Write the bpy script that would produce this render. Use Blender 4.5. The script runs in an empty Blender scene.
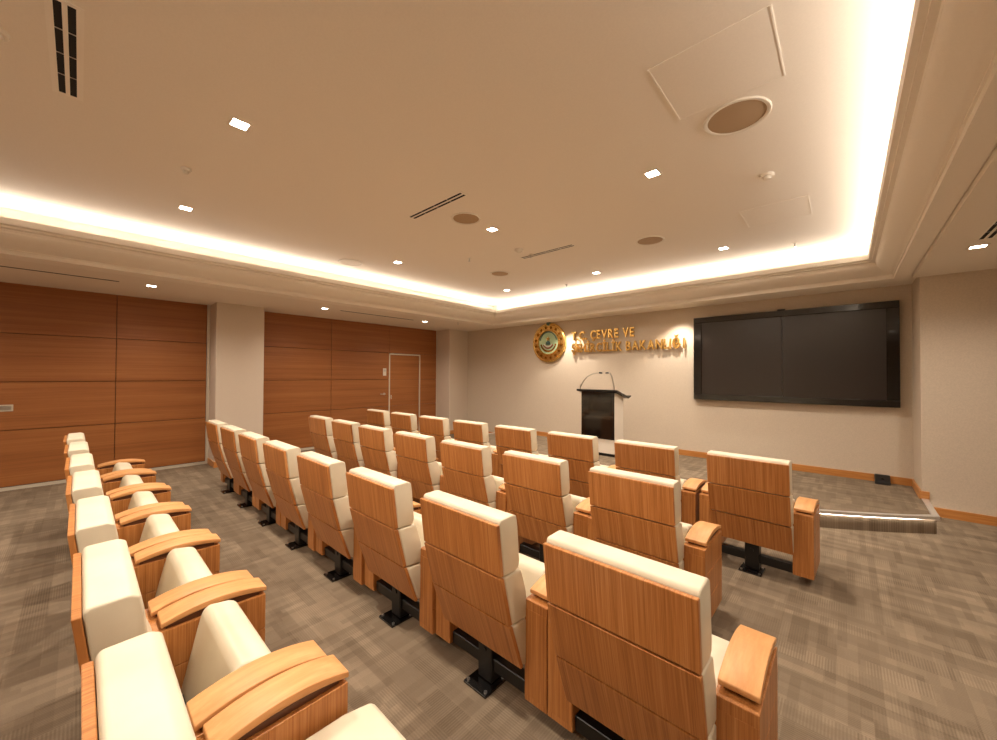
import bpy, bmesh, math, random
from mathutils import Vector, Matrix
random.seed(7)
C = bpy.context.scene.collection
PI = math.pi

# ------------------------------------------------------------------ camera
H = 1.6
th, ph, ro = (math.radians(a) for a in (42.303, 0.7504, 0.2675))
fw = Vector((-math.sin(th)*math.cos(ph), math.cos(th)*math.cos(ph), math.sin(ph)))
rt = Vector((math.cos(th), math.sin(th), 0)); up = rt.cross(fw)
r2 = rt*math.cos(ro)+up*math.sin(ro); u2 = -rt*math.sin(ro)+up*math.cos(ro)
cd = bpy.data.cameras.new('camera'); cam = bpy.data.objects.new('camera', cd); C.objects.link(cam)
cd.sensor_fit = 'HORIZONTAL'; cd.sensor_width = 36; cd.lens = 36*381.13/997; cd.clip_start = .02
m = Matrix((r2, u2, -fw)).transposed().to_4x4(); m.translation = (0, 0, H); cam.matrix_world = m
bpy.context.scene.camera = cam

# ------------------------------------------------------------------ world, exposure
w = bpy.data.worlds.new('world'); bpy.context.scene.world = w; w.use_nodes = True
w.node_tree.nodes['Background'].inputs[0].default_value = (1, .8, .6, 1)
w.node_tree.nodes['Background'].inputs[1].default_value = 0.0
vs = bpy.context.scene.view_settings
vs.view_transform = 'Standard'; vs.look = 'None'; vs.gamma = 1; vs.use_curve_mapping = False
vs.exposure = 1.45
COVE_W = 2.0      # watts per metre of cove strip
COVE_C = (1.0, .93, .85)
DOWN_W = 70.0
DOWN_C = (1.0, .89, .76)
WASH_W = 34.0
STAGE_W = 1.6

# room numbers
XL, XR, YF, YB = -8.42, 2.6, 7.37, -3.6
ZS, ZC, ZL, ZR = 2.825, 3.28, 3.08, 2.778      # soffit, tray ceiling, cove lip
TX0, TX1, TY0, TY1 = -5.90, .21, -2.7, 6.40   # lip rectangle
YW = 6.66; XW = .655                # forward wall at the right of the stage
ZP = .18                            # stage height

# ------------------------------------------------------------------ materials
def s2l(c): return tuple((x/255/12.92 if x/255 <= .04045 else ((x/255+.055)/1.055)**2.4) for x in c)+(1,)
def mat(name, col, rough=.5, metal=0, spec=.5, coat=0):
    m = bpy.data.materials.new(name); m.use_nodes = True
    b = m.node_tree.nodes['Principled BSDF']
    b.inputs['Base Color'].default_value = s2l(col); b.inputs['Roughness'].default_value = rough
    b.inputs['Metallic'].default_value = metal; b.inputs['Specular IOR Level'].default_value = spec
    b.inputs['Coat Weight'].default_value = coat
    return m
def N(m, t, **kw):
    n = m.node_tree.nodes.new(t)
    for k, v in kw.items():
        if hasattr(n, k): setattr(n, k, v)
        else: n.inputs[k].default_value = v
    return n
def LK(m, a, b): m.node_tree.links.new(a, b)
def ramp(m, stops):
    n = N(m, 'ShaderNodeValToRGB'); e = n.color_ramp.elements
    while len(e) < len(stops): e.new(.5)
    for q, (p, c) in zip(e, stops): q.position = p; q.color = s2l(c)
    return n
def bump(m, src, strength, dist=.002):
    b = m.node_tree.nodes['Principled BSDF']
    n = N(m, 'ShaderNodeBump'); n.inputs['Strength'].default_value = strength; n.inputs['Distance'].default_value = dist
    LK(m, src, n.inputs['Height']); LK(m, n.outputs[0], b.inputs['Normal'])
def paint(name, col, var=.03, rough=.85):
    m = mat(name, col, rough, spec=.25); b = m.node_tree.nodes['Principled BSDF']
    tc = N(m, 'ShaderNodeTexCoord'); n = N(m, 'ShaderNodeTexNoise'); n.inputs['Scale'].default_value = 90
    n.inputs['Detail'].default_value = 3
    LK(m, tc.outputs['Object'], n.inputs[0])
    c2 = tuple(x*(1-var) for x in col)
    r = ramp(m, [(.3, c2), (.7, col)]); LK(m, n.outputs[0], r.inputs[0]); LK(m, r.outputs[0], b.inputs['Base Color'])
    bump(m, n.outputs[0], .08)
    return m
def wood(name, stops, scale, rough=.4, rnd=True, coat=0., broad=.35):
    """scale: noise frequency per axis (low along the grain)"""
    m = mat(name, stops[0][1], rough, coat=coat, spec=.4); b = m.node_tree.nodes['Principled BSDF']
    tc = N(m, 'ShaderNodeTexCoord'); mp = N(m, 'ShaderNodeMapping'); mp.inputs['Scale'].default_value = scale
    if rnd:
        oi = N(m, 'ShaderNodeObjectInfo'); mu = N(m, 'ShaderNodeMath', operation='MULTIPLY'); mu.inputs[1].default_value = 37
        LK(m, oi.outputs['Random'], mu.inputs[0]); cx = N(m, 'ShaderNodeCombineXYZ')
        for i in range(3): LK(m, mu.outputs[0], cx.inputs[i])
        ad = N(m, 'ShaderNodeVectorMath', operation='ADD')
        LK(m, tc.outputs['Object'], ad.inputs[0]); LK(m, cx.outputs[0], ad.inputs[1]); LK(m, ad.outputs[0], mp.inputs[0])
    else: LK(m, tc.outputs['Object'], mp.inputs[0])
    n = N(m, 'ShaderNodeTexNoise'); n.inputs['Scale'].default_value = 1; n.inputs['Detail'].default_value = 5; n.inputs['Roughness'].default_value = .62
    n.inputs['Distortion'].default_value = .25
    LK(m, mp.outputs[0], n.inputs[0])
    n2 = N(m, 'ShaderNodeTexNoise'); n2.inputs['Scale'].default_value = .22; n2.inputs['Detail'].default_value = 2
    LK(m, mp.outputs[0], n2.inputs[0])
    mx = N(m, 'ShaderNodeMix'); mx.data_type = 'FLOAT'; mx.inputs[0].default_value = broad
    LK(m, n.outputs[0], mx.inputs[2]); LK(m, n2.outputs[0], mx.inputs[3])
    r = ramp(m, stops); LK(m, mx.outputs[0], r.inputs[0]); LK(m, r.outputs[0], b.inputs['Base Color'])
    bump(m, n.outputs[0], .06)
    return m
M = {}
OAK = [(.32, (140, 83, 38)), (.5, (180, 116, 60)), (.68, (202, 143, 86))]
M['oak'] = wood('striped oak veneer', OAK, (210, 210, 2.6), .38)
M['oak_back'] = wood('striped oak veneer of the backs', OAK, (210, 2, 2.6), .38)
M['oak_pad'] = wood('lacquered oak', [(.35, (194, 134, 80)), (.5, (206, 148, 92)), (.66, (216, 161, 106))], (40, 3, 40), .45)
M['oak_dark'] = mat('shadow gap wood', (92, 52, 28), .5)
M['panel'] = wood('walnut wall veneer', [(.32, (136, 82, 40)), (.5, (154, 95, 50)), (.68, (168, 109, 60))], (30, 1.1, 70), .42, rnd=False, broad=.45)
M['skirt'] = wood('oak skirting', [(.35, (176, 112, 54)), (.65, (202, 140, 78))], (3, 3, 60), .35, rnd=False)
M['wall'] = paint('beige wallpaper', (210, 194, 174), .05)
M['plaster'] = paint('ceiling paint', (238, 228, 214), .015, .9)
M['mould'] = paint('moulding paint', (242, 233, 220), .01, .7)
M['pillar'] = paint('pillar paint', (214, 198, 180), .02)
M['metal'] = mat('brushed steel', (200, 196, 190), .3, 1)
M['alu'] = mat('pale aluminium edge', (214, 204, 186), .35, .3)
M['nosing'] = mat('satin aluminium nosing', (226, 220, 214), .32, .6)
M['black'] = mat('black powder coat', (16, 15, 15), .35)
M['blackgloss'] = mat('black gloss', (14, 11, 10), .12, coat=.5)
M['screen'] = mat('screen glass', (24, 13, 10), .28, spec=.9)
M['glass'] = mat('smoked glass', (26, 20, 16), .08, spec=.6)
M['white'] = mat('white plastic', (226, 216, 200), .5)
M['offwhite'] = mat('white lacquer', (232, 222, 208), .35)
M['gold'] = mat('polished gold', (246, 206, 124), .26, 1)
M['golddk'] = mat('antique gold', (150, 98, 30), .35, 1)
M['green'] = mat('pale green enamel', (172, 192, 150), .4)
M['teal'] = mat('dull teal enamel', (74, 104, 96), .4)
M['red'] = mat('red enamel', (150, 60, 46), .4)
M['grille'] = mat('speaker mesh', (172, 144, 112), .8)
M['void'] = mat('dark duct', (14, 10, 8), .8)

def leather():
    m = mat('cream leather', (232, 216, 182), .42, spec=.4); b = m.node_tree.nodes['Principled BSDF']
    tc = N(m, 'ShaderNodeTexCoord'); v = N(m, 'ShaderNodeTexVoronoi'); v.inputs['Scale'].default_value = 420
    LK(m, tc.outputs['Object'], v.inputs[0]); bump(m, v.outputs[0], .08, .001)
    n = N(m, 'ShaderNodeTexNoise'); n.inputs['Scale'].default_value = 6; LK(m, tc.outputs['Object'], n.inputs[0])
    r = ramp(m, [(.3, (214, 201, 176)), (.7, (224, 212, 188))]); LK(m, n.outputs[0], r.inputs[0]); LK(m, r.outputs[0], b.inputs['Base Color'])
    return m
M['leather'] = leather()

def carpet():
    m = mat('patterned carpet', (120, 102, 86), .95, spec=.1); b = m.node_tree.nodes['Principled BSDF']
    tc = N(m, 'ShaderNodeTexCoord'); co = tc.outputs['Object']
    def mth(op, x, y=None):
        q = N(m, 'ShaderNodeMath', operation=op)
        for i, t in enumerate((x, y)):
            if t is None: continue
            if isinstance(t, (int, float)): q.inputs[i].default_value = t
            else: LK(m, t, q.inputs[i])
        return q.outputs[0]
    sx = N(m, 'ShaderNodeSeparateXYZ'); LK(m, co, sx.inputs[0])
    def cells(w, h, seed, swap=False):
        """random rectangles: rows of height h, each row slid by its own amount"""
        X, Y = (sx.outputs[1], sx.outputs[0]) if swap else (sx.outputs[0], sx.outputs[1])
        r = mth('FLOOR', mth('DIVIDE', Y, h)); wn = N(m, 'ShaderNodeTexWhiteNoise'); wn.noise_dimensions = '2D'
        c1 = N(m, 'ShaderNodeCombineXYZ'); LK(m, r, c1.inputs[0]); c1.inputs[1].default_value = seed; LK(m, c1.outputs[0], wn.inputs[0])
        u = mth('FLOOR', mth('ADD', mth('DIVIDE', X, w), mth('MULTIPLY', wn.outputs[0], 5.0)))
        c2 = N(m, 'ShaderNodeCombineXYZ'); LK(m, r, c2.inputs[0]); LK(m, u, c2.inputs[1]); c2.inputs[2].default_value = seed
        w2 = N(m, 'ShaderNodeTexWhiteNoise'); w2.noise_dimensions = '3D'; LK(m, c2.outputs[0], w2.inputs[0])
        q = N(m, 'ShaderNodeSeparateColor'); LK(m, w2.outputs['Color'], q.inputs[0]); return q
    a = cells(.25, .125, 1.5); bb = cells(.5, .06, 3.5); cc = cells(.34, .045, 9.5, True)
    def stripe(sock, k):
        q = N(m, 'ShaderNodeMath', operation='MULTIPLY'); q.inputs[1].default_value = k; LK(m, sock, q.inputs[0])
        s = N(m, 'ShaderNodeMath', operation='SINE'); LK(m, q.outputs[0], s.inputs[0]); return s.outputs[0]
    s1 = stripe(sx.outputs[0], 2*PI/.0125); s2 = stripe(sx.outputs[1], 2*PI/.0125)
    sel = mth('GREATER_THAN', a.outputs[0], .5)
    mix = N(m, 'ShaderNodeMix'); mix.data_type = 'FLOAT'; LK(m, sel, mix.inputs[0]); LK(m, s1, mix.inputs[2]); LK(m, s2, mix.inputs[3])
    amp = mth('MULTIPLY', a.outputs[1], .2)
    st = mth('MULTIPLY', mix.outputs[0], amp)
    base = mth('ADD', mth('MULTIPLY', bb.outputs[0], .34), mth('MULTIPLY', cc.outputs[0], .34))
    base = mth('ADD', base, mth('MULTIPLY', a.outputs[2], .3))
    n = N(m, 'ShaderNodeTexNoise'); n.inputs['Scale'].default_value = 160; n.inputs['Detail'].default_value = 2; LK(m, co, n.inputs[0])
    tot = mth('ADD', mth('ADD', base, st), mth('MULTIPLY', mth('SUBTRACT', n.outputs[0], .5), .35))
    r = ramp(m, [(.0, (103, 88, 71)), (.5, (122, 106, 88)), (1, (146, 128, 107))])
    LK(m, tot, r.inputs[0]); LK(m, r.outputs[0], b.inputs['Base Color'])
    bump(m, n.outputs[0], .4, .003)
    return m
M['carpet'] = carpet()

def emit(name, col, s):
    m = bpy.data.materials.new(name); m.use_nodes = True; nt = m.node_tree; nt.nodes.clear()
    o = nt.nodes.new('ShaderNodeOutputMaterial'); e = nt.nodes.new('ShaderNodeEmission')
    e.inputs[0].default_value = col+(1,); e.inputs[1].default_value = s; nt.links.new(e.outputs[0], o.inputs[0]); return m
M['lens'] = emit('lamp lens', (1, .9, .75), 12)
M['led'] = emit('led strip', (1, .88, .74), 10)

# ------------------------------------------------------------------ mesh helpers
def box(bm, a, b, bev=0, seg=2):
    x0, y0, z0 = a; x1, y1, z1 = b
    v = [bm.verts.new(p) for p in ((x0,y0,z0),(x1,y0,z0),(x1,y1,z0),(x0,y1,z0),(x0,y0,z1),(x1,y0,z1),(x1,y1,z1),(x0,y1,z1))]
    f = [bm.faces.new([v[i] for i in q]) for q in ((0,3,2,1),(4,5,6,7),(0,1,5,4),(1,2,6,5),(2,3,7,6),(3,0,4,7))]
    if bev:
        es = {e for q in f for e in q.edges}
        bmesh.ops.bevel(bm, geom=list(es), offset=bev, segments=seg, affect='EDGES', profile=.5)
def prism(bm, pts, x0, x1, bev=0, seg=3, axis='x'):
    """closed outline pts (y,z) swept along x (or (x,y) swept along z)"""
    def P(p, t): return (t, p[0], p[1]) if axis == 'x' else (p[0], p[1], t)
    A = [bm.verts.new(P(p, x0)) for p in pts]; B = [bm.verts.new(P(p, x1)) for p in pts]
    fs = [bm.faces.new(A), bm.faces.new(B[::-1])]
    for i in range(len(pts)):
        j = (i+1) % len(pts); fs.append(bm.faces.new([A[j], A[i], B[i], B[j]]))
    bmesh.ops.recalc_face_normals(bm, faces=fs)
    if bev:
        es = {e for q in fs for e in q.edges}
        bmesh.ops.bevel(bm, geom=list(es), offset=bev, segments=seg, affect='EDGES', profile=.5, clamp_overlap=True)
def cyl(bm, p0, p1, r0, r1=None, n=16):
    p0 = Vector(p0); p1 = Vector(p1); r1 = r0 if r1 is None else r1
    d = p1-p0; q = d.to_track_quat('Z', 'Y').to_matrix().to_4x4(); q.translation = (p0+p1)/2
    bmesh.ops.create_cone(bm, cap_ends=True, segments=n, radius1=r0, radius2=r1, depth=d.length, matrix=q)
def tube(bm, pts, r, n=8):
    pts = [Vector(p) for p in pts]; rings = []
    for i, p in enumerate(pts):
        d = (pts[min(i+1, len(pts)-1)]-pts[max(i-1, 0)]).normalized()
        a = d.orthogonal().normalized() if i == 0 else (rings[-1][1]-d*rings[-1][1].dot(d)).normalized()
        b = d.cross(a)
        rings.append(([bm.verts.new(p+(a*math.cos(2*PI*k/n)+b*math.sin(2*PI*k/n))*r) for k in range(n)], a))
    for (A, _), (B, _) in zip(rings, rings[1:]):
        for k in range(n): bm.faces.new([A[k], A[(k+1) % n], B[(k+1) % n], B[k]])
    bm.faces.new(rings[0][0][::-1]); bm.faces.new(rings[-1][0])
def lathe(bm, prof, n=32, mtx=None):
    """prof: (radius, z) list about z"""
    mtx = mtx or Matrix(); rings = []
    for r, z in prof:
        if r < 1e-5: rings.append([bm.verts.new(mtx @ Vector((0, 0, z)))]*n)
        else: rings.append([bm.verts.new(mtx @ Vector((r*math.cos(2*PI*k/n), r*math.sin(2*PI*k/n), z))) for k in range(n)])
    for A, B in zip(rings, rings[1:]):
        for k in range(n):
            q = []
            for v in (A[k], A[(k+1) % n], B[(k+1) % n], B[k]):
                if v not in q: q.append(v)
            if len(q) > 2: bm.faces.new(q)
def obj(name, bm, m, parent=None, smooth=False, loc=(0, 0, 0)):
    bmesh.ops.recalc_face_normals(bm, faces=bm.faces)
    me = bpy.data.meshes.new(name); bm.to_mesh(me); bm.free(); me.materials.append(M[m])
    if smooth:
        for p in me.polygons: p.use_smooth = True
        if hasattr(me, 'set_sharp_from_angle'): me.set_sharp_from_angle(angle=math.radians(smooth if smooth is not True else 40))
    o = bpy.data.objects.new(name, me); C.objects.link(o); o.location = loc
    if parent: o.parent = parent
    return o
def struct(name, bm, m, parent=None, smooth=False):
    o = obj(name, bm, m, parent, smooth)
    if not parent: o['kind'] = 'structure'
    return o
def tag(o, label, cat, group=None):
    o['label'] = label; o['category'] = cat
    if group: o['group'] = group
    return o
def thing(name, label, cat, loc=(0, 0, 0), group=None):
    o = bpy.data.objects.new(name, None); C.objects.link(o); o.location = loc; o.empty_display_size = .1
    return tag(o, label, cat, group)
def dup(root, loc):
    r = root.copy(); C.objects.link(r); r.location = loc
    for ch in list(root.children):
        c = ch.copy(); C.objects.link(c); c.parent = r
        for g in ch.children:
            d = g.copy(); C.objects.link(d); d.parent = c
    return r
def B(): return bmesh.new()
def light(name, kind, energy, col, parent, loc, rot=(0, 0, 0), **kw):
    l = bpy.data.lights.new(name, kind); l.energy = energy; l.color = col
    for k, v in kw.items(): setattr(l, k, v)
    o = bpy.data.objects.new(name, l); C.objects.link(o); o.location = loc; o.rotation_euler = rot
    if parent: o.parent = parent
    return o

# ------------------------------------------------------------------ cove lighting (the strip lies in the trough behind the lip)
LD = .17
TILT = math.radians(32)     # the strips lean towards the room
for (cx, cy, L, inn) in ((TX0-LD*1.3, (TY0+TY1)/2, TY1-TY0, (1, 0, 0)), (TX1+LD, (TY0+TY1)/2, TY1-TY0, (-1, 0, 0)),
                         ((TX0+TX1)/2, TY1+LD*1.2, TX1-TX0, (0, -1, 0)), ((TX0+TX1)/2, TY0-LD, TX1-TX0, (0, 1, 0))):
    o = light('cove_light', 'AREA', COVE_W*L, COVE_C, None, (0, 0, 0), shape='RECTANGLE', size=L+.36, size_y=.04)
    d = Vector(inn)*math.sin(TILT)+Vector((0, 0, math.cos(TILT))); x_ = Vector((0, 0, 1)).cross(Vector(inn)); z_ = -d
    mm = Matrix((x_, z_.cross(x_), z_)).transposed().to_4x4(); mm.translation = (cx, cy, 3.075); o.matrix_world = mm

# ------------------------------------------------------------------ shell
b = B(); box(b, (XL-.3, YB-.3, -.12), (XR+.3, YF+.3, 0)); struct('floor', b, 'carpet')
# stage with bowed front edge
cx0, R0, cy0 = -2.86, 5.61, 10.25
def arc(x, dr=0): return cy0-math.sqrt((R0+dr)**2-(x-cx0)**2)
SX0, SX1 = -6.4, .68
pts = [(SX0+(SX1-SX0)*i/40, arc(SX0+(SX1-SX0)*i/40)) for i in range(41)]
poly = pts+[(SX1, YW-.001), (XW, YW-.001), (XW, YF), (SX0, YF)]
b = B(); prism(b, poly, 0, ZP-.012, axis='z'); struct('floor_stage', b, 'carpet')
# nosing: dark carpet fascia lip + chrome edge
b = B()
inner = [(x, y+.028) for x, y in pts]
outer = [(x, y-.022) for x, y in pts]
outer[0] = (SX0-.022, outer[0][1]); outer[-1] = (SX1+.022, outer[-1][1]); inner[0] = (SX0+.03, inner[0][1]); inner[-1] = (SX1-.03, inner[-1][1])
loop = outer+[(SX1+.022, YW-.03), (SX1-.03, YW-.03)]+inner[::-1]
prism(b, loop, ZP-.028, ZP+.004, axis='z')
prism(b, [(SX0-.022, outer[0][1]), (SX0+.03, inner[0][1]), (SX0+.03, YF-.02), (SX0-.022, YF-.02)], ZP-.028, ZP+.004, axis='z')
nos = struct('trim_1', b, 'nosing')
# led profile below the nosing
b = B()
for (x0, y0), (x1, y1) in zip(pts, pts[1:]):
    box_pts = [(x0, y0-.018), (x1, y1-.018), (x1, y1-.010), (x0, y0-.010)]
    prism(b, box_pts, ZP-.0310, ZP-.0285, axis='z')
box(b, (SX1+.010, arc(SX1)+.01, ZP-.0310), (SX1+.018, YW-.03, ZP-.0285))
box(b, (SX0-.018, arc(SX0)+.01, ZP-.0310), (SX0-.010, YF-.03, ZP-.0285))
obj('led_strip', b, 'led', nos)
# walls
b = B(); box(b, (XL-.3, YF, 0), (XW+.3, YF+.25, ZC+.2)); struct('wall_front', b, 'wall')
b = B(); box(b, (XW, YW, 0), (XR+.3, YF+.25, ZC+.2)); struct('wall_front_return', b, 'wall')
b = B(); box(b, (XR, YB-.3, 0), (XR+.25, YW, ZC+.2)); struct('wall_right', b, 'wall')
b = B(); box(b, (XL-.3, YB-.25, 0), (XR, YB, ZC+.2)); struct('wall_back', b, 'wall')
wl_b = B(); box(wl_b, (XL-.3, YB, 0), (XL-.025, YF, ZC+.2)); wl = struct('wall_left', wl_b, 'oak_dark')
def panels(bm, ys, zs):
    for y0, y1 in zip(ys, ys[1:]):
        for z0, z1 in zip(zs, zs[1:]): box(bm, (XL-.026, y0+.004, z0+.004), (XL, y1-.004, z1-.004), .002, 1)
ZJ = [.05, .815, 1.475, 2.14, ZS+.05]
b = B(); panels(b, [YB, -2.45, -1.1+.04, .38, 1.52], ZJ); obj('wood_panelling', b, 'panel', wl)
b = B(); panels(b, [2.29, 3.75, 5.20], ZJ)
for z0, z1 in zip(ZJ, ZJ[1:]): box(b, (XL-.026, 6.125, z0+.004), (XL, 6.70, z1-.004), .002, 1)
box(b, (XL-.026, 5.20, 2.14), (XL, 6.125, ZS+.05), .002, 1)
obj('wood_panelling', b, 'panel', wl)
# concealed door, with pale frame
b = B()
for z0, z1 in zip([.01, .815, 1.475], [.815, 1.475, 2.095]): box(b, (XL-.03, 5.225, z0+.002), (XL-.004, 6.10, z1-.002), .0015, 1)
door = struct('door_1', b, 'panel')
b = B(); box(b, (XL-.03, 5.19, 0), (XL+.006, 5.222, 2.13)); box(b, (XL-.03, 6.103, 0), (XL+.006, 6.135, 2.13)); box(b, (XL-.03, 5.19, 2.098), (XL+.006, 6.135, 2.13))
obj('door_frame', b, 'alu', door)
b = B(); box(b, (XL-.006, 5.25, .985), (XL+.004, 5.275, 1.085), .002, 1); obj('latch', b, 'metal', door)
b = B(); box(b, (XL-.02, 1.522, 0), (XL+.006, 1.563, ZS+.01)); struct('trim_3', b, 'alu')
b = B(); box(b, (XL-.02, 6.702-.03, 0), (XL+.006, 6.699, ZS+.01)); struct('trim_4', b, 'alu')
# pillars
PX = -7.95
b = B(); box(b, (XL-.02, 1.565, 0), (PX, 2.29, ZS+.05), .006, 1); struct('wall_left_pillar', b, 'pillar')
b = B(); box(b, (XL-.02, 6.70, 0), (-7.88, YF+.01, ZS+.05), .006, 1); struct('wall_left_corner', b, 'pillar')
# skirtings
b = B(); box(b, (XL-.01, YB, 0), (XL+.008, 1.52, .045)); box(b, (XL-.01, 2.29, 0), (XL+.008, 5.19, .045)); box(b, (XL-.01, 6.135, 0), (XL+.008, 6.70, .045)); struct('baseboard_left', b, 'alu')
b = B()
box(b, (-7.88, YF-.018, 0), (SX0, YF, .09)); box(b, (SX0, YF-.018, ZP-.012), (XW, YF, ZP+.085)); struct('baseboard_front', b, 'skirt')
b = B(); box(b, (XW-.018, YW, ZP-.012), (XW, YF-.018, ZP+.085)); box(b, (XW-.018, YW-.018, ZP), (XW+.06, YW, ZP+.085), .001, 1)
box(b, (SX1+.024, YW-.018, 0), (XR, YW, .10)); struct('baseboard_return', b, 'skirt')
b = B(); box(b, (XR-.018, YB, 0), (XR, YW-.018, .10)); struct('baseboard_right', b, 'skirt')
b = B(); box(b, (XL, YB, 0), (XR-.018, YB+.018, .10)); struct('baseboard_back', b, 'skirt')
b = B(); px = PX
box(b, (px, 1.565, 0), (px+.014, 2.29, .10)); box(b, (XL+.008, 1.551, 0), (px+.014, 1.565, .10)); box(b, (XL+.008, 2.29, 0), (px+.014, 2.304, .10)); struct('baseboard_pillar', b, 'skirt')
b = B(); box(b, (-7.88, 6.686, 0), (-7.866, YF-.018, .10)); box(b, (XL+.008, 6.686, 0), (-7.88, 6.70, .10)); struct('baseboard_corner', b, 'skirt')

# ceiling: tray slab, trough, soffit ring
KL, KR, KF = 1.75, .95, 1.4     # the moulding is deeper on the left and over the stage
def ring(d): return [(TX0-d*KL, TY0-d), (TX1+d*KR, TY0-d), (TX1+d*KR, TY1+d*KF), (TX0-d*KL, TY1+d*KF)]
def sweep(bm, prof, closed=False):
    R = [[bm.verts.new((x, y, z)) for x, y in ring(d)] for d, z in prof]
    pairs = list(zip(R, R[1:]))+([(R[-1], R[0])] if closed else [])
    for A, Bq in pairs:
        for k in range(4): bm.faces.new([A[k], A[(k+1) % 4], Bq[(k+1) % 4], Bq[k]])
b = B()
box(b, (TX0-.27*KL, TY0-.27, ZC), (TX1+.27*KR, TY1+.27*KF, ZC+.08))
sweep(b, [(.26, 2.97), (.26, ZC+.08), (.30, ZC+.08), (.30, 2.97)], True)
o_ = ring(.40); E_ = [(XL-.3, YB-.3), (XR+.3, YB-.3), (XR+.3, YF+.3), (XL-.3, YF+.3)]
lo = [[b.verts.new((x, y, z)) for x, y in q] for q, z in ((o_, ZS), (E_, ZS), (E_, ZS+.05), (o_, ZS+.05))]
for A, Bq in zip(lo, lo[1:]+lo[:1]):
    for k in range(4): b.faces.new([A[k], A[(k+1) % 4], Bq[(k+1) % 4], Bq[k]])
struct('ceiling', b, 'plaster')
b = B(); box(b, (TX1+.41*KR, YB, ZR), (XR, YW, ZS)); struct('ceiling_right', b, 'plaster')
prof = [(0, ZL), (0, ZL-.012), (.006, ZL-.060), (.036, ZL-.064), (.036, ZL-.082), (.066, ZL-.086), (.070, ZL-.098)]
prof += [(.072+.150*(i/10)**1.5, ZL-.100-.112*(i/10)**.75) for i in range(11)]
prof += [(.240, 2.866), (.240, 2.856), (.252, 2.856), (.252, 2.815), (.285, 2.812), (.395, 2.812), (.402, ZS), (.402, 2.9), (.30, 2.9), (.30, 2.97), (.10, 2.97), (.10, ZL)]
b = B(); sweep(b, prof, True); struct('trim_2', b, 'mould', smooth=22)

# ------------------------------------------------------------------ ceiling fittings
F = (ZC-1.6)/1.6          # positions were taken at a 3.2 m ceiling
def downlight(x, y, z, label, group, W=None, tilt=None):
    t = thing('ceiling_downlight', label, 'downlight', (x, y, z), group)
    b = B(); s, q = .062, .046
    for a, c in (((-s, -s), (s, -q)), ((-s, q), (s, s)), ((-s, -q), (-q, q)), ((q, -q), (s, q))):
        box(b, (a[0], a[1], -.005), (c[0], c[1], .0))
    obj('frame', b, 'white', t)
    b = B(); box(b, (-q, -q, -.003), (q, q, -.0005)); obj('lens', b, 'lens', t)
    light('lamp', 'SPOT', W or DOWN_W, DOWN_C, t, (0, 0, -.02), tilt or (0, 0, 0), spot_size=math.radians(150), spot_blend=1, shadow_soft_size=.045)
    return t
rows = {5.4: 'nearest the stage', 3.03: 'in the middle row', .67: 'above the back seats', -1.7: 'behind the seats'}
cols = {-4.71: 'left', -2.86: 'middle', -1.12: 'right'}
for y, rn in rows.items():
    for x, cn in cols.items():
        downlight(x*F, y*F, ZC, 'square downlight in the raised ceiling, %s one %s' % (cn, rn), 'square downlights in the raised ceiling')
for y, n in ((-1.7, 'behind the back seats'), (.66, 'above the bare wood wall'), (3.06, 'just past the pillar'), (5.35, 'nearest the concealed door')):
    downlight(-7.17, y, ZS, 'square downlight in the lowered left ceiling, '+n, 'downlights in the lowered left ceiling', DOWN_W*.55)
for y, n in ((5.43, 'beside the slot vent right of the screen'), (2.9, 'over the right aisle'), (.5, 'beside the camera side wall')):
    downlight(.89, y, ZR, 'square downlight in the lowered right ceiling, '+n, 'downlights in the lowered right ceiling', DOWN_W*.5)
# two wall-washing spots in the strip over the stage
for x, n in ((-2.2, 'by the left edge of the screen'), (-4.5, 'above the golden lettering')):
    t = thing('stage_spotlight', 'small round spotlight in the ceiling over the stage, '+n, 'spotlight', (x, 6.98, ZS), 'spotlights over the stage wall')
    b = B(); lathe(b, [(.03, 0), (.045, 0), (.045, -.006), (.03, -.008)], 24); obj('rim', b, 'white', t, True)
    b = B(); lathe(b, [(0, -.002), (.03, -.002)], 24); obj('lens', b, 'lens', t)
    light('lamp', 'SPOT', WASH_W, DOWN_C, t, (0, 0, -.03), (math.radians(8), 0, 0), spot_size=math.radians(100), spot_blend=.75, shadow_soft_size=.03)

def speaker(x, y, r, label, mname='grille'):
    t = thing('ceiling_speaker', label, 'ceiling speaker', (x*F, y*F, ZC), 'round ceiling speakers')
    b = B(); lathe(b, [(r*.86, -.001), (r*.86, -.006), (r*.9, -.010), (r*.97, -.010), (r, -.004), (r, 0)], 48); obj('rim', b, 'white', t, True)
    b = B(); lathe(b, [(0, -.007), (r*.5, -.006), (r*.87, -.003)], 48); obj('grille', b, mname, t, True)
speaker(-.49, 2.71, .19, 'large round ceiling speaker below the square access panel, nearest the cove on the right')
speaker(-2.86, 2.64, .16, 'round ceiling speaker beside the two-slot vent in mid ceiling')
speaker(-5.21, 2.58, .17, 'round ceiling speaker at far left close to the lit cove', 'plaster')
speaker(-4.02, 4.44, .16, 'small-looking round ceiling speaker towards the far corner of the cove')
speaker(-1.70, 4.52, .17, 'round ceiling speaker above the left part of the screen')

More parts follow.
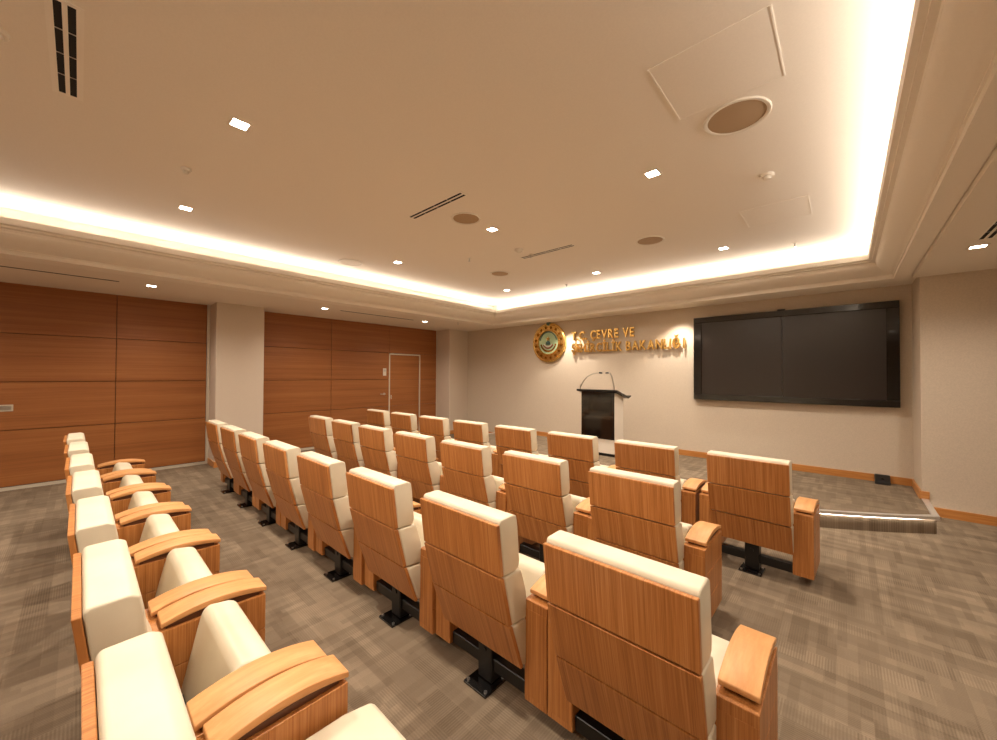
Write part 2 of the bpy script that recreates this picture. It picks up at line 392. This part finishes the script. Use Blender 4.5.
def slot_vent(name, x0, x1, y, z, label, frame, along='x'):
    t = thing(name, label, 'air vent', ((x0+x1)/2, y, z)); L = (x1-x0)/2
    b = B(); s = frame
    bars = [(-s, -.036), (-.009, .009), (.036, s)]
    for y0, y1 in bars: box(b, (-L, y0, -.004), (L, y1, .0))
    for q in (-1, 1): box(b, (min(q*L, q*(L+.02)), -s, -.004), (max(q*L, q*(L+.02)), s, .0))
    obj('frame', b, 'mould', t)
    b = B(); box(b, (-L, -.036, -.0015), (L, -.009, 0)); box(b, (-L, .009, -.0015), (L, .036, 0)); obj('slot', b, 'void', t)
    b = B()
    for k in range(1, 4):
        for yy in (-.036, .009): box(b, (-L+2*L*k/4-.004, yy, -.003), (-L+2*L*k/4+.004, yy+.027, -.0016))
    obj('blade', b, 'metal', t)
    if along == 'y': t.rotation_euler = (0, 0, PI/2)
    return t
slot_vent('slot_vent', -3.29*F, -2.49*F, -.065*F, ZC, 'wide-framed two-slot air vent in the near left part of the ceiling', .062)
slot_vent('slot_vent', -3.26*F, -2.49*F, 2.26*F, ZC, 'two-slot air vent beside the round speaker in mid ceiling', .046)
slot_vent('slot_vent', -3.26*F, -2.46*F, 4.055*F, ZC, 'narrow dark slot vent beside the smoke detector', .040)
v = slot_vent('slot_vent', -.45, .45, 4.71, ZR, 'two-slot air vent in the lowered ceiling right of the screen', .046, 'y'); v.location.x = .885
for (y0, y1, n) in ((-2.5, .34, 'long thin air slit in the lowered left ceiling above the bare wood wall'), (3.36, 5.03, 'thin air slit in the lowered left ceiling beyond the pillar')):
    b = B(); box(b, (-.022, -(y1-y0)/2, -.002), (.022, (y1-y0)/2, .0)); tag(obj('ceiling_slit', b, 'void', loc=(-7.17, (y0+y1)/2, ZS)), n, 'air vent')
# access panels
for (x0, x1, y0, y1, n) in ((-.755, -.23, 1.98, 2.50, 'square flush access panel in the ceiling behind the large speaker'), (-.755, -.235, 4.30, 4.82, 'square flush access panel in the ceiling in front of the screen')):
    x0, x1, y0, y1 = (v*F for v in (x0, x1, y0, y1)); t = thing('access_panel', n, 'access panel', ((x0+x1)/2, (y0+y1)/2, ZC))
    a, c = (x1-x0)/2, (y1-y0)/2
    b = B(); box(b, (-a, -c, -.0025), (a, c, 0)); obj('hatch', b, 'plaster', t)
    b = B()
    for q in (-1, 1):
        box(b, (q*a-.004, -c, -.005), (q*a+.004, c, -.0)); box(b, (-a, q*c-.001, -.0035), (a, q*c+.001, -.0))
    obj('edge_strip', b, 'mould', t)
# detectors and sprinklers
def detector(x, y, label, r=.05, z=ZC, f=F):
    t = thing('smoke_detector', label, 'smoke detector', (x*f, y*f, z))
    b = B(); lathe(b, [(r, 0), (r, -.012), (r*.9, -.02), (r*.65, -.022)], 28); obj('base', b, 'white', t, True)
    b = B(); lathe(b, [(r*.62, -.020), (r*.55, -.04), (r*.3, -.046), (0, -.047)], 28); obj('head', b, 'white', t, True)
detector(-3.8, .54, 'small round detector on the ceiling between the two near downlights', .035)
detector(-3.07, 3.75, 'round smoke detector beside the narrow dark slot vent', .06)
detector(-.45, 3.65, 'round smoke detector on the ceiling between the two access panels', .05)
detector(-2.93, -.29, 'round detector at the left picture edge beside the wide-framed vent', .05)
def sprinkler(x, y, z, label, f=F):
    t = thing('sprinkler', label, 'sprinkler', (x*f, y*f, z), 'ceiling sprinklers')
    b = B(); lathe(b, [(.03, 0), (.028, -.006), (.012, -.01)], 20); obj('escutcheon', b, 'white', t, True)
    b = B(); cyl(b, (0, 0, -.008), (0, 0, -.045), .008, n=10); lathe(b, [(0, -.045), (.018, -.046), (.018, -.049), (0, -.050)], 12); obj('nozzle', b, 'metal', t, True)
sprinkler(-3.8, 3.57, ZC, 'small sprinkler head on the ceiling between the middle speakers')
sprinkler(-.44, 5.75, ZC, 'small sprinkler head at the cove above the right part of the screen')
sprinkler(-3.62, 5.75, ZC, 'small sprinkler head at the cove above the golden lettering')
sprinkler(-6.7, 5.95, ZS, 'small sprinkler head on the lowered ceiling by the far left corner', 1)
sprinkler(-3.07, 4.0, ZC, 'tiny sprinkler head touching the end of the narrow dark slot vent')

# ------------------------------------------------------------------ left wall fittings
t = thing('control_panel', 'small pale switch plate on the wood wall left of the door frame', 'switch', (XL, 5.07, 1.66))
b = B(); box(b, (0, -.045, -.09), (.010, .045, .09), .002, 1); obj('plate', b, 'white', t)
b = B(); box(b, (.010, -.028, .01), (.013, .028, .065)); obj('display', b, 'metal', t)
t = thing('lever_handle', 'steel lever handle on the wood wall left of the door frame', 'handle', (XL, 5.06, 1.12))
b = B(); cyl(b, (0, 0, 0), (.01, 0, 0), .028, n=20); cyl(b, (0, 0, 0), (.055, 0, 0), .011); obj('rose', b, 'metal', t, True)
b = B(); tube(b, [(.05, .01, 0), (.052, -.05, 0), (.05, -.13, -.002)], .011, 10); obj('lever', b, 'metal', t, True)
t = thing('flush_pull', 'small rectangular steel flush pull on the wood wall at the left picture edge', 'handle', (XL, -.67, 1.12))
b = B()
for a, c in (((-.09, -.045), (.065, -.030)), ((-.09, .030), (.065, .045)), ((-.09, -.03), (-.075, .03)), ((.05, -.03), (.065, .03))): box(b, (0, a[0], a[1]), (.006, c[0], c[1]))
obj('frame', b, 'alu', t)
b = B(); box(b, (0, -.075, -.03), (.002, .05, .03)); obj('recess', b, 'metal', t)

# ------------------------------------------------------------------ display
sx0, sx1, sz0, sz1 = -1.975, .535, 1.19, 2.615
t = thing('wall_screen', 'large black two-part display screen mounted on the stage wall', 'screen', ((sx0+sx1)/2, YF, (sz0+sz1)/2))
hw, hh = (sx1-sx0)/2, (sz1-sz0)/2; iw, ih = hw-.125, hh-.095
b = B()
for a, c in (((-hw, -hh), (hw, -ih)), ((-hw, ih), (hw, hh)), ((-hw, -ih), (-iw, ih)), ((iw, -ih), (hw, ih))): box(b, (a[0], -.10, a[1]), (c[0], -.004, c[1]), .006, 2)
obj('bezel', b, 'blackgloss', t)
b = B(); box(b, (-iw, -.075, -ih), (-.002, -.01, ih)); obj('display_panel', b, 'screen', t)
b = B(); box(b, (.002, -.075, -ih), (iw, -.01, ih)); obj('display_panel', b, 'screen', t)
b = B(); box(b, (-.06, -.09, hh), (.04, -.03, hh+.022), .004, 1); obj('sensor', b, 'blackgloss', t)

# ------------------------------------------------------------------ emblem
ec = Vector((-5.09, YF, 2.355)); er = .455
t = thing('wall_emblem', 'round golden emblem with pale green centre on the stage wall', 'emblem', ec)
rot = Matrix.Rotation(PI/2, 4, 'X')
b = B(); lathe(b, [(0, .005), (er*.97, .005), (er, .02), (er, .055), (er*.97, .07), (er*.93, .075), (er*.9, .062), (er*.66, .062), (er*.64, .08), (er*.60, .08), (er*.58, .06), (0, .06)], 64, rot); obj('ring', b, 'gold', t, True)
b = B(); lathe(b, [(0, .064), (er*.575, .064), (er*.575, .0605), (0, .0605)], 48, rot); obj('field', b, 'green', t)
def star(bm, cx, cz, r, y0, y1, a0=PI/2):
    P = [(cx+(r if k % 2 == 0 else r*.42)*math.cos(a0+k*PI/5), cz+(r if k % 2 == 0 else r*.42)*math.sin(a0+k*PI/5)) for k in range(10)]
    A = [bm.verts.new((x, y0, z)) for x, z in P]; Bq = [bm.verts.new((x, y1, z)) for x, z in P]
    bm.faces.new(A); bm.faces.new(Bq[::-1])
    for k in range(10): bm.faces.new([A[k], A[(k+1) % 10], Bq[(k+1) % 10], Bq[k]])
for k in range(16):
    a = 2*PI*(k+.5)/16; b = B(); star(b, er*.78*math.cos(a), er*.78*math.sin(a), .042, -.074, -.061); obj('stud', b, 'golddk', t)
b = B()
for k in range(13):
    a = PI+PI*.1+PI*.8*k/12
    c_, s_ = math.cos(a), math.sin(a); cyl(b, (er*.46*c_, -.064, er*.46*s_+.01), (er*.46*c_, -.078, er*.46*s_+.01), .026, .018, 8)
obj('wreath', b, 'golddk', t, True)
b = B(); tube(b, [(er*.5*math.cos(a), -.07, er*.5*math.sin(a)+.02) for a in [PI*(.05+.9*k/20) for k in range(21)]], .013, 8); obj('arch', b, 'teal', t, True)
b = B(); star(b, 0, .085, .06, -.085, -.066); obj('star', b, 'gold', t)
b = B(); box(b, (-.055, -.09, -.05), (.055, -.066, .02), .008, 2); box(b, (-.03, -.09, .02), (.03, -.066, .04), .004, 1); obj('motif', b, 'teal', t)
b = B(); tube(b, [(.15*math.cos(a), -.078, .02+.15*math.sin(a)) for a in [PI*(1.15+.7*k/12) for k in range(13)]], .012, 8); obj('ribbon', b, 'red', t, True)
b = B(); tube(b, [(.115*math.cos(a), -.078, .02+.115*math.sin(a)) for a in [PI*(1.15+.7*k/12) for k in range(13)]], .010, 8); obj('ribbon', b, 'offwhite', t, True)
b = B(); cyl(b, (0, -.01, er-.01), (0, -.075, er-.01), .05, n=20); obj('crest', b, 'teal', t, True)

# ------------------------------------------------------------------ lettering
def line(text, x0, x1, zb, h, label):
    t = thing('wall_lettering', label, 'lettering', (x0, YF, zb))
    glyphs = []; pen = 0
    for ch in text:
        if ch == ' ': pen += .36; continue
        cu = bpy.data.curves.new('letter', 'FONT'); cu.body = ch; cu.extrude = .09; cu.offset = .026; cu.resolution_u = 3
        o = bpy.data.objects.new('letter', cu); C.objects.link(o)
        bpy.context.view_layer.update()
        me = bpy.data.meshes.new_from_object(o.evaluated_get(bpy.context.evaluated_depsgraph_get()))
        bpy.data.objects.remove(o); bpy.data.curves.remove(cu)
        xs = [v.co.x for v in me.vertices]
        glyphs.append((me, pen-min(xs))); pen += max(xs)-min(xs)+.12
    sx = (x1-x0)/(pen-.12); sz = h/.73
    for me, off in glyphs:
        for v in me.vertices: v.co = Vector(((v.co.x+off)*sx, -.03-(v.co.z+.09)*.25, v.co.y*sz))
        me.name = 'letter'; me.materials.clear(); me.materials.append(M['gold']); me.update()
        o = bpy.data.objects.new('letter', me); C.objects.link(o); o.parent = t
        b = B(); c = sum((v.co.x for v in me.vertices))/len(me.vertices)
        cyl(b, (c, -.001, h*.45), (c, -.031, h*.45), .006, n=6); obj('stand_off', b, 'golddk', o)
line('T.C. ÇEVRE VE', -4.47, -3.06, 2.375, .185, 'upper line of raised golden letters on the stage wall reading T.C. ÇEVRE VE')
line('ŞEHİRCİLİK BAKANLIĞI', -4.47, -2.13, 2.105, .185, 'lower, longer line of raised golden letters reading ŞEHİRCİLİK BAKANLIĞI')

# ------------------------------------------------------------------ lectern
ly = 6.30
t = thing('lectern', 'white and black lectern with a dark glass front standing on the stage', 'lectern', (-3.31, ly, ZP-.012))
W2, D2, HL = .325, .36, 1.17
b = B(); box(b, (-W2+.01, .01, 0), (W2-.01, D2-.01, .05)); obj('plinth', b, 'black', t)
b = B(); box(b, (-W2, 0, .05), (W2, D2, HL-.05), .004, 1); obj('body', b, 'offwhite', t)
b = B(); box(b, (-W2+.002, -.014, .30), (W2-.002, 0, HL-.03), .002, 1); obj('front_panel', b, 'blackgloss', t)
b = B(); box(b, (-W2+.075, -.018, .36), (W2-.055, -.0142, HL-.10)); obj('glass', b, 'glass', t)
b = B(); prism(b, [(-.06, HL-.025), (-.06, HL+.012), (.42, HL-.12), (.52, HL-.10), (.525, HL-.12), (.42, HL-.155), (.05, HL-.045)], -W2-.075, W2+.075, .004, 2); obj('top', b, 'black', t)
def mic(x, dx, hgt):
    b = B(); P = []
    for k in range(13):
        u = k/12; P.append((x+dx*u**1.6, -.01-.03*u, HL+.0+hgt*math.sin(u*PI/2)))
    cyl(b, (x, -.01, HL-.01), (x, -.01, HL+.09), .011, n=10); tube(b, P, .008, 8); o = obj('microphone', b, 'metal', t, True)
    e = Vector(P[-1]); b = B(); cyl(b, e, e+Vector((math.copysign(.055, dx), -.01, -.005)), .015, .013, 10); obj('capsule', b, 'black', o, True)
mic(-W2-.02, .40, .31); mic(W2-.01, -.08, .31)

# floor box near the wall
t = thing('floor_box', 'small black connection box on the stage floor by the wall', 'box', (.36, 7.27, ZP-.012))
b = B(); prism(b, [(-.085, 0), (.07, 0), (.07, .11), (.03, .11), (-.075, .045)], -.075, .075, .006, 2); obj('housing', b, 'black', t)
b = B(); cyl(b, (0, -.03, .070), (0, -.045, .062), .018, n=12); obj('socket', b, 'blackgloss', t, True)

# ------------------------------------------------------------------ auditorium chair (origin on the floor, y = 0 at the rear top edge of the back)
def make_chair(down=False):
    t = thing('auditorium_chair', '', 'chair')
    T = .02; W = .278
    segs = [((0, .943), (.030, .708)), ((.030, .700), (.090, .467)), ((.092, .459), (.172, .232))]
    for (y1, z1), (y0, z0) in segs:
        b = B(); prism(b, [(y1, z1), (y0, z0), (y0+T, z0), (y1+T, z1)], -W, W, .003, 2); obj('back_panel', b, 'oak_back', t)
    cush = [[(.051, .705), (.021, .948), (.030, .962), (.115, .964), (.138, .952), (.147, .90), (.162, .74), (.156, .712), (.135, .702)],
            [(.052, .699), (.110, .462), (.215, .452), (.228, .475), (.215, .58), (.178, .690), (.155, .699)],
            [(.112, .456), (.190, .240), (.212, .230), (.226, .25), (.238, .36), (.236, .435), (.218, .449)]]
    for P in cush:
        b = B(); prism(b, P, -W, W, .014, 4); obj('back_cushion', b, 'leather', t, 50)
    if down:
        P = [(.20, .33), (.20, .455), (.24, .475), (.60, .465), (.70, .445), (.722, .41), (.715, .35), (.68, .325)]
    else:
        P = [(.30, .26), (.32, .34), (.355, .50), (.375, .580), (.398, .600), (.478, .586), (.500, .570), (.512, .53), (.475, .33), (.44, .26)]
    b = B(); prism(b, P, -.255, .255, .022, 4); obj('seat_cushion', b, 'leather', t, 50)
    for s in (-1, 1):
        b = B(); x0, x1 = (.270, .398) if s > 0 else (-.398, -.270)
        for z0, z1 in ((.070, .2165), (.2195, .3785), (.3815, .542)): box(b, (x0, .21, z0), (x1, .625, z1), .003, 2)
        box(b, (x0+.003, .208, .10), (x1-.003, .61, .5))
        a = obj('armrest_box', b, 'oak', t)
        b = B(); box(b, (x0+.018, .262, .542), (x1-.018, .60, .566)); obj('support', b, 'oak_dark', a)
        P = []; n = 14
        for k in range(n+1):
            y = .245+.385*k/n; q = (y-.4375)/.1925; P.append((y, .574+.031*(1-q*q)))
        for k in range(n, -1, -1):
            y = .245+.385*k/n; q = (y-.4375)/.1925; P.append((y, .574+.031*(1-q*q)-(.020+.008*(1-q*q))))
        b = B(); prism(b, P, x0+.003, x1-.003, .004, 3); obj('armrest_pad', b, 'oak_pad', a, 35)
    b = B(); box(b, (-.27, .23, .07), (.27, .29, .135), .003, 1); obj('beam', b, 'black', t)
    b = B(); box(b, (-.05, .215, .012), (.05, .31, .30), .006, 1); box(b, (-.2, .22, .27), (.2, .40, .295)); cyl(b, (0, .222, .17), (0, .210, .17), .014, n=12); obj('pedestal', b, 'black', t)
    b = B(); box(b, (-.08, .14, 0), (.08, .31, .012), .002, 1); fp = obj('foot_plate', b, 'blackgloss', t)
    for x in (-.062, .062):
        for y in (.16, .29):
            b = B(); cyl(b, (x, y, .012), (x, y, .019), .009, n=6); obj('bolt', b, 'metal', fp)
    return t
chair = make_chair(); chair_down = make_chair(True)
chair_down2 = dup(chair_down, (0, 0, 0))
ROWS = [('back row', [.010-.018*k for k in range(7)], -1.0), ('third row from the stage', [1.225, 1.225, 1.205, 1.185, 1.17, 1.165, 1.165, 1.165], -.60),
        ('second row from the stage', [2.35, 2.36, 2.35, 2.35, 2.35, 2.37, 2.37], -1.03), ('front row', [3.53]*8, -.60)]
ORD = ['first', 'second', 'third', 'fourth', 'fifth', 'sixth', 'seventh', 'eighth']
used = False
for rn, ys, x in ROWS:
    n = len(ys)
    for k in range(n):
        p = (x-.8*k, ys[k], 0)
        if rn == 'back row' and k == 0: c = chair_down; c.location = p
        elif rn == 'third row from the stage' and k == 0: c = chair_down2; c.location = p
        elif not used: c = chair; c.location = p; used = True
        else: c = dup(chair, p)
        st = 'folded seat'
        if k == 0: lab = 'cream and oak chair at the right-hand end of the '+rn if rn != 'back row' else 'cream leather and oak chair nearest the camera at bottom left, its seat down'
        elif k == n-1: lab = 'cream and oak chair at the far left end of the '+rn
        else: lab = 'cream and oak chair, %s from the right in the %s' % (ORD[k], rn)
        if rn == 'front row' and k == 0: c.rotation_euler = (0, 0, math.radians(-2.5)); c.location.x += .012
        c['label'] = lab; c['group'] = 'auditorium chairs in the '+rn
